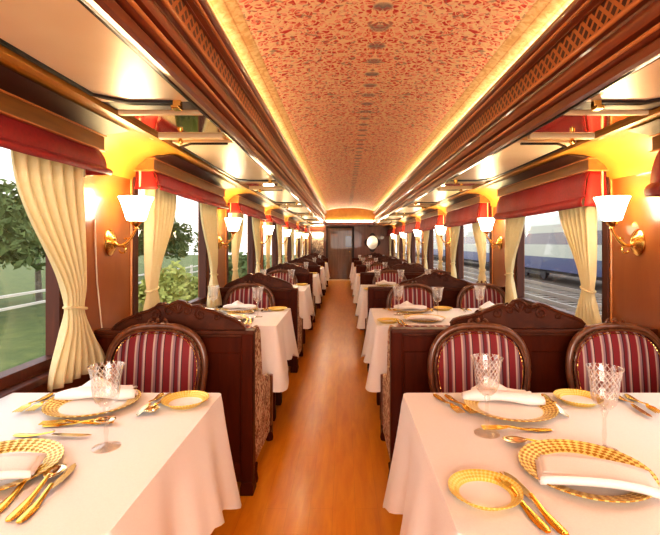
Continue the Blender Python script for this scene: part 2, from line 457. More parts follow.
# ------------------------------------------------------------------ ceiling panels (one per bay and side)
pr = thing('ceiling_panel', '', 'ceiling panel')
bm = bmesh.new(); box(bm, .758, 1.10, -.03, 1.44, -.006, .008); link('glossy_panel', bm, M['panel'], pr)
bm = bmesh.new()
tube(bm, [(.80, -.02, -.008), (1.00, -.02, -.008), (1.085, .06, -.008), (1.09, .7, -.008), (1.085, 1.34, -.008), (.99, 1.43, -.008), (.80, 1.43, -.008)], .009, 6)
link('dark_edging', bm, M['black'], pr, smooth=True)
bm = bmesh.new()
tube(bm, [(1.07, 1.36, -.008), (.985, 1.455, -.008), (.80, 1.455, -.008)], .009, 6)
link('dark_edging', bm, M['black'], pr, smooth=True)
bm = bmesh.new(); box(bm, .76, 1.11, 1.45, 1.56, -.002, .006); link('dark_rail', bm, M['darktrim'], pr)
bm = bmesh.new(); prism(bm, [(1.445, .0), (1.445, -.042), (1.40, -.042), (1.40, -.030), (1.42, -.028), (1.42, .0)], 'x', .79, .82); link('bracket', bm, M['brass'], pr, bevel=.003)
bm = bmesh.new(); box(bm, .758, 1.13, 1.585, 1.605, -.014, .006); link('cream_bar', bm, M['cream_trim'], pr, bevel=.004)
bm = bmesh.new(); box(bm, .758, 1.11, 1.602, 1.96, -.004, .006); link('mirror', bm, M['mirror'], pr)
bm = bmesh.new(); box(bm, .78, 1.16, 1.99, 2.03, -.020, .006); link('cream_bar', bm, M['cream_trim'], pr, bevel=.006)
bm = bmesh.new(); lathe(bm, [(.004, -.05), (.012, -.045), (.014, -.036), (.008, -.019)], 12, (1.0, 2.0, 0)); link('knob', bm, M['brass'], pr, smooth=True)
bm = bmesh.new(); tube(bm, [(.714, .40, -.009), (.714, 1.15, -.009)], .0045, 10); link('lamp_tube', bm, M['strip'], pr, smooth=True)
PANEL = Proto(pr)
for i in range(7):
    for sgn, sd in ((-1, 'left'), (1, 'right')):
        if i == 6: continue
        PANEL.place((0, PIER[i], EYE + .550), 'glossy cream ceiling panel with dark edging, %s from the camera along the %s side' % (ORD[i], sd), 0, 'glossy ceiling panels along both sides', (sgn, 1, 1))

# ------------------------------------------------------------------ pelmets, blinds, curtains, sconces
pl = 1.62
pr = thing('pelmet', '', 'pelmet')
bm = bmesh.new(); box(bm, 1.315, 1.455, 0, pl, .440, .508); link('box', bm, M['pelmet'], pr, bevel=.003)
bm = bmesh.new(); box(bm, 1.307, 1.45, -.008, pl + .008, .434, .441); link('lower_moulding', bm, M['bead'], pr, bevel=.002)
bm = bmesh.new(); box(bm, 1.307, 1.45, -.008, pl + .008, .506, .513); link('upper_moulding', bm, M['bead'], pr, bevel=.002)
bm = bmesh.new(); prism(bm, [(1.19, .532), (1.29, .53), (1.44, .515), (1.44, .511), (1.31, .511)], 'y', .01, pl - .01); link('dark_hood', bm, M['darktrim'], pr)
PELMET = Proto(pr)
def blind_proto(drop):
    o = thing('roman_blind', '', 'window blind')
    bm = bmesh.new()
    top, bot = .445, .445 - drop
    prof = []
    for i in range(15):
        s_ = i / 14; z = top + (bot - top) * s_
        prof.append((s_, z))
    def fn(u, v):
        z = top + (bot - top) * v
        fl = .045 * v + (.012 * math.sin(PI * min(1, v / .74)) if v < .74 else .016 * math.sin(PI * (v - .74) / .26) + .006)
        y = (pl - .06) * u + .03
        y += (u - .5) * .05 * v
        sag = .012 * math.sin(PI * u) * v
        return (1.335 - fl + .003 * math.sin(u * 31), y, z - sag)
    grid(bm, fn, 28, 22)
    # returns at both ends
    for yy, s_ in ((.03, -1), (pl - .03, 1)):
        def fe(u, v, yy=yy, s_=s_):
            z = top + (bot - top) * v; fl = .045 * v
            y = yy + s_ * .025 * v
            return (1.335 - fl + (1.435 - 1.335 + fl) * u, y, z)
        grid(bm, fe, 3, 6)
    f_ = link('fabric', bm, M['red'], o, smooth=True); solid(f_, .004)
    bm = bmesh.new()
    vv = .74
    tube(bm, [(1.335 - .045 * vv - .004, .02 + (pl - .04) * i / 20, top + (bot - top) * vv - .012 * math.sin(PI * i / 20) * vv) for i in range(21)], .004, 6)
    link('fold', bm, M['red'], o, smooth=True)
    for yy in (.012, pl - .012):
        bm = bmesh.new(); box(bm, 1.40, 1.408, yy - .006, yy + .006, bot - .01, top); link('edge_tape', bm, M['cream_trim'], o)
    return o
BL = Proto(blind_proto(.122)); BR = Proto(blind_proto(.225))

def curtain_proto(dir_, flare=.20):
    """jamb at y=0, cloth spreads along dir_*y; at wall x=1.455"""
    o = thing('curtain', '', 'curtain')
    bm = bmesh.new(); H0, H1, TIE = .42, -.62, .69
    def wid(v):
        if v < TIE:
            return .46 - .33 * smoothstep(.05, TIE, v) ** 1.25
        return .13 + (.11 + flare) * smoothstep(TIE, 1.0, v)
    def fn(u, v):
        w = wid(v); z = H0 + (H1 - H0) * v
        lo = .0 if v < TIE else -flare * smoothstep(TIE, 1, v)
        amp = .020 if abs(v - TIE) > .08 else .020 - .010 * (1 - abs(v - TIE) / .08)
        x = 1.385 + amp * math.sin(u * PI * 13 + 1.2 * math.sin(3 * v)) + .006 * math.sin(u * 37 + v * 5)
        y = dir_ * (lo + w * u)
        return (x, y, z)
    grid(bm, fn, 90, 40)
    f_ = link('cloth', bm, M['curtain'], o, smooth=True); solid(f_, .002)
    bm = bmesh.new(); zt = H0 + (H1 - H0) * TIE
    pts = [(1.385 + .028 * math.sin(a), dir_ * (.063 + .072 * math.cos(a)), zt + .012 * math.cos(a)) for a in [2 * PI * i / 20 for i in range(20)]]
    tube(bm, pts, .007, 8, True); link('tieback', bm, M['curtain'], o, smooth=True)
    return o
CA, CB, CBR = Proto(curtain_proto(1, .12)), Proto(curtain_proto(-1)), Proto(curtain_proto(-1, .03))

pr = thing('wall_sconce', '', 'wall lamp')      # wall plane at x=0, arm grows along +x, z=0 eye height
bm = bmesh.new(); lathe(bm, [(.0, 0), (.066, 0), (.066, .006), (.058, .014), (.046, .018), (.036, .028), (.018, .034), (0, .036)], 28, sx=1.18)
bmesh.ops.rotate(bm, verts=bm.verts, cent=(0, 0, 0), matrix=Matrix.Rotation(PI / 2, 3, 'Y')); link('wall_plate', bm, M['brass'], pr, smooth=True)
bm = bmesh.new()
arm = []
for i in range(17):
    s_ = i / 16
    arm.append((.03 + .126 * s_, 0, -.005 - .028 * math.sin(PI * s_ * 1.0) * (1 - s_) + .085 * s_ ** 3))
tube(bm, arm, [.011 - .003 * i / 16 for i in range(17)], 10)
tube(bm, [(.075 + .020 * math.cos(a), 0, -.042 + .020 * math.sin(a)) for a in [PI / 2 - 4.6 * i / 16 for i in range(17)]], [.007 - .0025 * i / 16 for i in range(17)], 8)
tube(bm, [(.10 + .014 * math.cos(a), 0, .012 + .014 * math.sin(a)) for a in [-PI / 2 + 4.4 * i / 14 for i in range(15)]], .0045, 8)
link('scroll_arm', bm, M['brass'], pr, smooth=True)
bm = bmesh.new(); lathe(bm, [(.008, .078), (.016, .082), (.012, .092), (.018, .10), (.030, .112), (.034, .128), (.030, .132)], 20, (.156, 0, 0)); link('shade_holder', bm, M['brass'], pr, smooth=True)
bm = bmesh.new()
lathe(bm, [(.030, .126), (.050, .132), (.056, .145), (.064, .175), (.074, .21), (.086, .245), (.097, .268), (.092, .268), (.070, .21), (.058, .17), (.046, .14)], 28, (.156, 0, 0), cap=False)
link('glass_shade', bm, M['shade'], pr, smooth=True)
SCONCE = Proto(pr)

for i in range(7):
    for sgn, sd in ((-1, 'left'), (1, 'right')):
        y0 = PIER[i] + .245
        nm = ('%s %s window' % (ORD[i], sd)) if sgn < 0 else ('right window beside the camera' if i == 0 else '%s right window in view' % ORD[i - 1])
        PELMET.place((0, y0, EYE), 'wooden pelmet box with dark hood above the ' + nm, 0, 'wooden pelmets above the windows', (sgn, 1, 1))
        (BL if sgn < 0 else BR).place((0, y0, EYE), 'crimson roman blind gathered up above the ' + nm, 0, 'crimson blinds at the windows', (sgn, 1, 1))
        a, b = WIN[i]
        if i > 0 or True:
            CA.place((0, a, EYE), 'cream curtain tied back on the near side of the ' + nm, 0, 'cream tied-back curtains', (sgn, 1, 1))
            (CB if sgn < 0 else CBR).place((0, b, EYE), 'cream curtain tied back on the far side of the ' + nm, 0, 'cream tied-back curtains', (sgn, 1, 1))
for i in range(1, 7):
    for sgn, sd in ((-1, 'left'), (1, 'right')):
        SCONCE.place((sgn * W, PIER[i], EYE), 'lit brass wall sconce with white flared shade, %s along the %s wall' % (ORD[i - 1], sd), PI if sgn > 0 else 0, 'brass sconces on the window piers', (.93, .93, .93))
        L = bpy.data.lights.new('sconce_light', 'POINT'); L.energy = 2.3; L.color = (1, .70, .18); L.shadow_soft_size = .03
        lo = bpy.data.objects.new('sconce_light', L); COL.objects.link(lo); lo.location = (sgn * (W - .12), PIER[i], EYE + .27)
# thin pale cord on the nearest left pier
bm = bmesh.new()
tube(bm, [(-W + .006, 2.32, EYE + .12), (-W + .006, 2.325, EYE - .02), (-W + .006, 2.34, EYE - .2), (-W + .006, 2.38, EYE - .42), (-W + .006, 2.42, EYE - .62)], .0035, 6)
tag(link('cord', bm, M['cord'], smooth=True), 'thin white cord hanging down the left wall below the nearest sconce', 'cord')

# ------------------------------------------------------------------ partitions
PY0, PY1 = 2.325, 2.375
PXPX = 450 / 2.335
def px(x, y): return ((x - 344) / PXPX + CX, EYE - (y - 242.5) / PXPX)
def scroll(bm, cx, cz, y, r, a0, turns, sgn, th):
    pts = []
    for i in range(28):
        s_ = i / 27; a = a0 + sgn * turns * 2 * PI * s_; rr = r * (1 - .82 * s_)
        pts.append((cx + rr * math.cos(a), y, cz + rr * math.sin(a)))
    tube(bm, pts, [th * (1 - .4 * i / 27) for i in range(28)], 6)
LCREST = [(111.5, 332), (112, 328), (115, 324), (122, 319.5), (130, 316), (140, 312), (148, 309.5), (154, 306.5), (158, 303), (163, 302.5), (168, 304.5), (172, 302), (178, 300), (184, 301), (188, 304), (192, 305.5), (198, 304.5), (204, 308), (213, 310), (222, 313.5), (232, 317.5), (240, 321.5), (244, 326), (246, 332)]
RC = [(215, 105), (216, 99), (222, 92), (240, 86), (262, 82), (285, 75), (310, 65), (326, 57), (338, 56), (350, 62), (358, 55), (364, 48), (375, 44), (386, 48), (392, 55), (400, 61), (412, 58), (425, 54), (440, 58), (460, 68), (485, 78), (505, 84), (522, 92), (529, 99), (530, 105)]
RCREST = [(360 + x / 2.357, 280 + y / 2.357) for x, y in RC]
def partition(side):
    o = thing('seat_partition', '', 'partition')
    if side == 'left': xa, xb, ztop, crest, aisle = -W + .004, -.637, .855, LCREST, -.637
    else: xa, xb, ztop, crest, aisle = .079, W - .004, .862, RCREST, .079
    s_ = 1 if side == 'left' else -1
    bm = bmesh.new(); box(bm, xa, xb, PY0 + .008, PY1 - .008, .08, ztop - .02); link('panel', bm, M['mahog'], o)
    bm = bmesh.new()     # stiles and rails in front of and behind the panel
    ws = [(xa, xa + .07), (xb - .07, xb)]
    if side == 'right': ws.append(((xa + xb) / 2 - .04, (xa + xb) / 2 + .04))
    for p, q in ws: box(bm, p, q, PY0, PY1, .06, ztop - .03)
    for p, q in ((.06, .16), (ztop - .13, ztop - .03)): box(bm, xa, xb, PY0 + .001, PY1 - .001, p, q)
    link('frame', bm, M['mahog'], o, bevel=.006)
    bm = bmesh.new(); box(bm, xa, xb + (.008 if s_ > 0 else 0) - 0, PY0 - .014, PY1 + .014, ztop - .03, ztop - .008); box(bm, xa, xb, PY0 - .006, PY1 + .006, ztop - .045, ztop - .03)
    link('top_rail', bm, M['crest'], o, bevel=.005)
    bm = bmesh.new(); p = aisle - s_ * .028
    box(bm, p - .03, p + .03, PY0 - .012, PY1 + .012, .055, ztop - .012); link('end_post', bm, M['mahog'], o, bevel=.006)
    bm = bmesh.new(); prism(bm, [(p - .034, 0), (p + .034, 0), (p + .034, .04), (p + .026, .07), (p - .026, .07), (p - .034, .04)], 'y', PY0 - .02, PY1 + .02)
    link('foot', bm, M['mahog'], o, bevel=.004); bm = bmesh.new()
    q = (-W + .06 if side == 'left' else W - .06)
    prism(bm, [(q - .034, 0), (q + .034, 0), (q + .034, .04), (q + .026, .07), (q - .026, .07), (q - .034, .04)], 'y', PY0 - .02, PY1 + .02)
    link('foot', bm, M['mahog'], o, bevel=.004)
    bm = bmesh.new(); pts = [px(*c) for c in crest]
    base = ztop - .010
    pts = [(min(max(x, xa), xb), max(z, base)) for x, z in pts]
    pts[0] = (pts[0][0], base); pts[-1] = (pts[-1][0], base)
    prism(bm, pts, 'y', PY0 + .008, PY1 - .008)
    cr = link('carved_crest', bm, M['crest'], o, bevel=.004)
    bm = bmesh.new()     # carved relief on both faces
    for y in (PY0 + .005, PY1 - .005):
        tube(bm, [(x, y, z - .012) for x, z in pts[1:-1]], .006, 6)
        cxm = px(178, 0)[0] if side == 'left' else px(519, 0)[0]
        zt = max(z for x, z in pts)
        for d in (-1, 1):
            scroll(bm, cxm + d * .045, zt - .055, y, .026, PI / 2, 1.3, -d, .006)
            scroll(bm, cxm + d * .115, zt - .075, y, .030, PI * .6, 1.4, d, .006)
            scroll(bm, cxm + d * .20, zt - .088, y, .022, PI / 2, 1.2, -d, .005)
        for k in range(5):
            a = PI / 2 + (k - 2) * .42
            tube(bm, [(cxm, y, zt - .07), (cxm + .03 * math.cos(a), y - .002, zt - .07 + .03 * math.sin(a)), (cxm + .048 * math.cos(a), y, zt - .07 + .048 * math.sin(a))], [.004, .007, .003], 6)
    link('carving', bm, M['crest'], cr, smooth=True)
    return o
PL, PR = Proto(partition('left')), Proto(partition('right'))

# ------------------------------------------------------------------ chairs (backrest faces -y: towards the camera)
def chair_proto():
    o = thing('dining_chair', '', 'chair')
    HW, ZB, ZT = .252, .43, .895
    def outline(k, n=56):
        pts = []
        for i in range(n):
            a = 2 * PI * i / n
            ca, sa = math.cos(a), math.sin(a)
            e = .62 if sa > 0 else .55
            x = (HW - k) * math.copysign(abs(ca) ** (.72 if sa > 0 else .5), ca); z = math.copysign(abs(sa) ** (.80 if sa > 0 else .55), sa)
            zc = (ZB + ZT) / 2; hh = (ZT - ZB) / 2 - k
            zz = zc + hh * z
            x *= 1 - .10 * max(0, (zc - zz) / hh)
            pts.append((x, zz))
        return pts
    lean = lambda z: .10 * (z - .45)
    # upholstered pad (domed) on the front
    bm = bmesh.new(); n = 56; rings = []
    for k, dep in ((.034, .0), (.040, -.016), (.055, -.024), (.09, -.032), (.13, -.036)):
        rings.append([bm.verts.new((x, dep + lean(z), z)) for x, z in outline(k, n)])
    for a, b in zip(rings, rings[1:]):
        for i in range(n): bm.faces.new((a[i], a[(i + 1) % n], b[(i + 1) % n], b[i]))
    bm.faces.new(rings[-1])
    link('back_upholstery', bm, M['stripe'], o, smooth=True)
    bm = bmesh.new(); ol = outline(.03, n)
    bm.faces.new([bm.verts.new((x, .022 + lean(z), z)) for x, z in ol]); link('rear_upholstery', bm, M['floral'], o)
    # carved frame
    bm = bmesh.new(); tube(bm, [(x, .002 + lean(z), z) for x, z in outline(.012, 72)], .0175, 10, True)
    fr_ = link('back_frame', bm, M['chairwood'], o, smooth=True)
    bm = bmesh.new()
    tube(bm, [(x, -.020 + lean(z), z) for x, z in outline(.030, 72)], .0055, 6, True)
    for d in (-1, 1): scroll(bm, d * .030, ZT + .002, .0 + lean(ZT), .020, PI * .5, 1.1, -d, .006)
    lathe(bm, [(0, 0), (.010, .004), (.012, .012), (.006, .022), (0, .026)], 10, (0, lean(ZT), ZT + .004))
    link('carving', bm, M['chairwood'], fr_, smooth=True)
    bm = bmesh.new(); so = outline(.044, 192)
    tube(bm, [(x, -.019 + lean(z), z) for x, z in so], [(.0042, .0012, .0012)[i % 3] for i in range(192)], 6, True)
    link('nail_trim', bm, M['brass'], o, smooth=True)
    # seat
    bm = bmesh.new()
    def sring(k, z, n=40):
        r = []
        for i in range(n):
            a = 2 * PI * i / n; ca, sa = math.cos(a), math.sin(a)
            r.append(bm.verts.new(((.25 - k) * math.copysign(abs(ca) ** .5, ca) * (1 - .06 * sa), -.215 + (.225 - k) * math.copysign(abs(sa) ** .5, sa), z)))
        return r
    rg = [sring(.0, .40), sring(-.004, .425), sring(.01, .455), sring(.06, .472), sring(.12, .476)]
    for a, b in zip(rg, rg[1:]):
        for i in range(40): bm.faces.new((a[i], a[(i + 1) % 40], b[(i + 1) % 40], b[i]))
    bm.faces.new(rg[-1]); bm.faces.new(rg[0][::-1])
    link('seat', bm, M['stripe'], o, smooth=True)
    bm = bmesh.new(); box(bm, -.235, .235, -.43, .0, .355, .405); link('seat_rail', bm, M['chairwood'], o, bevel=.008)
    for sx in (-1, 1):
        bm = bmesh.new(); tube(bm, [(sx * .21, -.40, .36), (sx * .215, -.41, .25), (sx * .205, -.40, .1), (sx * .215, -.415, .0)], [.024, .020, .014, .017], 10); link('leg', bm, M['chairwood'], o, smooth=True)
        bm = bmesh.new(); tube(bm, [(sx * .19, lean(.56) + .002, .56), (sx * .195, -.01, .40), (sx * .20, .01, .2), (sx * .205, .05, .0)], [.020, .022, .018, .015], 10); link('leg', bm, M['chairwood'], o, smooth=True)
    return o
CH = Proto(chair_proto())

def booth_seat_proto():
    """forward-facing seat backing on a partition; back at y=0, faces +y"""
    o = thing('booth_seat', '', 'seat')
    w = .31
    for s_ in (-1, 1):
        bm = bmesh.new()
        prism(bm, [(0, .10), (.53, .07), (.55, .40), (.52, .455), (.38, .47), (.26, .53), (.20, .80), (.14, .835), (.0, .835)], 'x', s_ * w - (.03 if s_ > 0 else 0), s_ * w + (.03 if s_ < 0 else 0))
        link('side_panel', bm, M['floral'], o, bevel=.012)
    bm = bmesh.new(); box(bm, -w + .031, w - .031, .20, .53, .20, .44); link('seat', bm, M['stripe'], o, bevel=.03, seg=3)
    bm = bmesh.new(); box(bm, -w + .031, w - .031, .02, .19, .22, .83); link('backrest', bm, M['stripe'], o, bevel=.03, seg=3)
    for s_ in (-1, 1):
        bm = bmesh.new(); tube(bm, [(s_ * (w - .004), .572, .43), (s_ * (w - .004), .572, .05)], .016, 8); link('front_post', bm, M['chairwood'], o, smooth=True)
    for s_ in (-1, 1):
        for y in (.05, .572):
            bm = bmesh.new(); lathe(bm, [(.022, 0), (.026, .02), (.02, .06), (.024, .10)], 10, (s_ * (w - .012), y, 0)); link('foot', bm, M['mahog'], o, smooth=True)
    return o
BS = Proto(booth_seat_proto())

# ------------------------------------------------------------------ tables and cloths (origin: table centre)
TY0, TY1 = .865, 1.695
LX0, LX1 = -W + .02, -.620
RX0, RX1 = .052, W - .02
def table_proto(w, d, aisle):
    o = thing('dining_table', '', 'table')
    bm = bmesh.new(); box(bm, -w / 2 + .006, w / 2 - .006, -d / 2 + .006, d / 2 - .006, YTOP - .035, YTOP - .003); link('tabletop', bm, M['chairwood'], o, bevel=.006)
    x = aisle * (w / 2 - .075)
    for y in (-.16, .16):
        bm = bmesh.new(); prism(bm, [(y - .03, YTOP - .036), (y + .03, YTOP - .036), (y + .022, .08), (y + .034, .05), (y + .034, 0), (y - .034, 0), (y - .034, .05), (y - .022, .08)], 'x', x - .028, x + .028); link('leg', bm, M['mahog'], o, bevel=.006)
    bm = bmesh.new(); x = -aisle * (w / 2 - .06); box(bm, x - .03, x + .03, -d / 2 + .05, d / 2 - .05, YTOP - .12, YTOP - .035); box(bm, x - .03, x + .03, -.06, .06, 0, YTOP - .12); link('wall_bracket', bm, M['mahog'], o, bevel=.006)
    return o
def cloth(w, d, aisle, seed):
    rnd = random.Random(seed)
    bm = bmesh.new()
    hx, hy, rc = w / 2, d / 2, .02
    # perimeter, counter-clockwise, dense
    per = []
    def arc(cx, cy, a0):
        for i in range(7):
            a = a0 + PI / 2 * i / 6
            per.append((cx + rc * math.cos(a), cy + rc * math.sin(a), math.cos(a), math.sin(a), True))
    def line(p, q, nrm, n):
        for i in range(1, n):
            t_ = i / n; per.append((p[0] + (q[0] - p[0]) * t_, p[1] + (q[1] - p[1]) * t_, nrm[0], nrm[1], False))
    arc(hx - rc, hy - rc, 0); line((hx - rc, hy), (-hx + rc, hy), (0, 1), 26)
    arc(-hx + rc, hy - rc, PI / 2); line((-hx, hy - rc), (-hx, -hy + rc), (-1, 0), 22)
    arc(-hx + rc, -hy + rc, PI); line((-hx + rc, -hy), (hx - rc, -hy), (0, -1), 26)
    arc(hx - rc, -hy + rc, 1.5 * PI); line((hx, -hy + rc), (hx, hy - rc), (1, 0), 22)
    N = len(per)
    ph = [rnd.uniform(0, 6) for _ in range(4)]
    R = 12
    rings = []
    for j in range(R + 1):
        s_ = j / R; ring = []
        for (x, y, nx, ny, _) in per:
            dc = min(math.hypot(abs(x) - hx, abs(y) - hy) / .30, 1.0)     # 0 at corner
            c_ = (1 - dc) ** 1.6
            wallside = (nx * -aisle) > .5
            drop = (.325 + .11 * c_) if not wallside else .10
            if c_ > 0 and x * -aisle > 0: drop = .325 if not wallside else .10
            tpos = x * 7.3 + y * 9.1
            wave = .5 + .5 * math.sin(tpos * 1.6 + ph[0]) ; wave2 = math.sin(tpos * 3.7 + ph[1])
            out = s_ ** 1.1 * (.016 + .050 * wave + .012 * wave2) * (1 - c_) + s_ ** 1.2 * .075 * c_
            if wallside: out = .004
            if abs(x) > hx - .03 and abs(y) < hy and x * -aisle > 0: out = min(out, .008)
            if s_ == 0:
                ring.append(bm.verts.new((x * .994, y * .994, YTOP)))
            else:
                zz = YTOP - .004 - (drop - .004) * s_ - (.010 * wave2 * s_ * (1 - c_) if not wallside else 0)
                ring.append(bm.verts.new((x + nx * out, y + ny * out, zz)))
        rings.append(ring)
    for a, b in zip(rings, rings[1:]):
        for i in range(N): bm.faces.new((a[i], a[(i + 1) % N], b[(i + 1) % N], b[i]))
    bm.faces.new(rings[0])
    o = link('tablecloth', bm, M['cloth'], smooth=True)
    try: o.data.set_sharp_from_angle(angle=math.radians(70))
    except Exception: pass
    return o
LW, RW, TD = LX1 - LX0, RX1 - RX0, TY1 - TY0
TL, TR = Proto(table_proto(LW, TD, 1)), Proto(table_proto(RW, TD, -1))
CL, CR = Proto(tag(cloth(LW, TD, 1, 3), '', 'tablecloth')), Proto(tag(cloth(RW, TD, -1, 5), '', 'tablecloth'))

# ------------------------------------------------------------------ tableware (origin at base centre)
def charger_proto(name, R, rim):
    o = thing(name, '', 'plate')
    bm = bmesh.new(); lathe(bm, [(R * .68, .004), (R * .70, .006), (R * .73, .010), (R * .97, .019), (R, .021), (R, .018), (R * .73, .005), (R * .68, .0)], 64, cap=False); link('rim', bm, rim, o, smooth=True)
    bm = bmesh.new(); lathe(bm, [(R * .68, 0), (R * .70, .0055), (R * .66, .0045), (0, .0045)], 48); link('well', bm, M['china'], o, smooth=True)
    return o
CHG = Proto(charger_proto('charger_plate', .150, M['rim'])); BPL = Proto(charger_proto('bread_plate', .080, M['rim_small']))
pr = thing('wine_goblet', '', 'glass')
bm = bmesh.new(); lathe(bm, [(.0, .0), (.037, .0), (.037, .002), (.025, .005), (.008, .010), (.005, .014)], 28, cap=False); link('foot', bm, M['crystal'], pr, smooth=True)
bm = bmesh.new(); lathe(bm, [(.005, .013), (.0045, .03), (.007, .045), (.005, .058), (.0045, .09), (.008, .102), (.010, .108), (.006, .114)], 16); link('stem', bm, M['crystal'], pr, smooth=True)
bm = bmesh.new(); lathe(bm, [(.004, .112), (.016, .116), (.028, .128), (.034, .145), (.036, .165), (.0385, .19), (.043, .215), (.047, .226), (.0455, .226), (.0415, .214), (.037, .19), (.0345, .165), (.0325, .146), (.027, .130), (.015, .119)], 32, cap=False); link('bowl', bm, M['etched'], pr, smooth=True)
GOB = Proto(pr)
# cutlery lies along +y, handle end at y=0
def handle(L):
    bm = bmesh.new()
    pr_ = [(0, .006), (.01, .010), (.04, .0105), (L * .6, .0065), (L, .0045)]
    prev = None
    for y, w in pr_:
        h = .0045 if y < L * .9 else .004
        z = .002 + .012 * smoothstep(L * .45, L, y)
        ring = [bm.verts.new((w * math.cos(a), y, z + h * (.5 + .5 * math.sin(a)))) for a in [2 * PI * i / 10 for i in range(10)]]
        if prev:
            for i in range(10): bm.faces.new((prev[i], prev[(i + 1) % 10], ring[(i + 1) % 10], ring[i]))
        else: bm.faces.new(ring[::-1])
        prev = ring
    bm.faces.new(prev); return bm
def fork_proto():
    o = thing('fork', '', 'fork'); link('handle', handle(.125), M['gold'], o, smooth=True)
    bm = bmesh.new(); prism(bm, [(-.004, .122), (.004, .122), (.012, .142), (.0125, .150), (-.0125, .150), (-.012, .142)], 'z', .012, .0145)
    for i in range(4):
        x = -.0125 + .0071 * i; prism(bm, [(x, .149), (x + .0037, .149), (x + .0028, .190), (x + .0009, .190)], 'z', .0115, .014)
    link('tines', bm, M['gold'], o); return o
def spoon_proto():
    o = thing('spoon', '', 'spoon'); link('handle', handle(.135), M['gold'], o, smooth=True)
    bm = bmesh.new()
    def fn(u, v):
        a = 2 * PI * u; r = v
        y = .163 + .030 * r * math.sin(a); x = .020 * r * math.cos(a) * (1 + .12 * math.sin(a)); return (x, y, .0045 + .0095 * r * r)
    grid(bm, fn, 28, 6); bmesh.ops.remove_doubles(bm, verts=bm.verts, dist=1e-5)
    b_ = link('bowl', bm, M['palegold'], o, smooth=True); solid(b_, .0012); return o
def knife_proto():
    o = thing('knife', '', 'knife'); link('handle', handle(.11), M['gold'], o, smooth=True)
    bm = bmesh.new(); prism(bm, [(-.005, .105), (.005, .105), (.010, .13), (.0105, .18), (.006, .20), (-.002, .212), (-.006, .20), (-.006, .12)], 'z', .008, .0098)
    link('blade', bm, M['palegold'], o, bevel=.0006); return o
FK, SP, KN = Proto(fork_proto()), Proto(spoon_proto()), Proto(knife_proto())
def napkin_rolled():
    bm = bmesh.new()       # soft roll with a raised peak of cloth behind it
    n = 22
    def fn(u, v):
        x = -.145 + .27 * u; a = 2 * PI * v
        r = .020 + .004 * math.sin(u * 9) ; ex = 1 - .35 * abs(2 * u - 1) ** 3
        return (x, .028 * ex * math.cos(a) + .012 * math.sin(u * 5), .018 + r * .85 * ex * math.sin(a) + .006 * math.sin(u * PI))
    grid(bm, fn, n, 14)
    def f2(u, v):
        x = -.12 + .22 * u; pk = max(0, 1 - abs(u - .36) / .30)
        return (x * (1 - .15 * v), .018 + .05 * v + .006 * math.sin(u * 14), .018 + v * (.012 + .050 * pk) * (1 - .2 * v) + .003 * math.sin(u * 11))
    grid(bm, f2, n, 8)
    def f3(u, v):
        x = -.10 + .20 * u; return (x, .015 + .065 * v, .014 + .012 * math.sin(PI * v) + .003 * math.sin(u * 13))
    grid(bm, f3, n, 6)
    o = link('napkin', bm, M['napkin'], smooth=True); solid(o, .003); return tag(o, '', 'napkin')
def napkin_folded():
    bm = bmesh.new()
    for k, (w, d, z) in enumerate(((.125, .058, .018), (.120, .054, .023), (.114, .049, .028))):
        def fn(u, v, w=w, d=d, z=z, k=k):
            x = (2 * u - 1) * w; y = (2 * v - 1) * d
            return (x, y + .010 * math.sin(x * 16 + k), z + .006 * math.cos(x * 12 + k) * (1 - .3 * v) + .004 * math.sin(9 * y + 20 * x) - .006 * abs(2 * u - 1) ** 3)
        grid(bm, fn, 20, 10)
    def fold(u, v):        # rounded folded front edge
        x = (2 * u - 1) * .122; a = PI * v - PI / 2
        return (x, -.056 - .010 * math.cos(a) + .010 * math.sin(x * 16), .022 + .009 * math.sin(a) + .006 * math.cos(x * 12) - .006 * abs(2 * u - 1) ** 3)
    grid(bm, fold, 20, 8)
    o = link('napkin', bm, M['napkin'], smooth=True); solid(o, .003); return tag(o, '', 'napkin')
NR, NF = Proto(napkin_rolled()), Proto(napkin_folded())

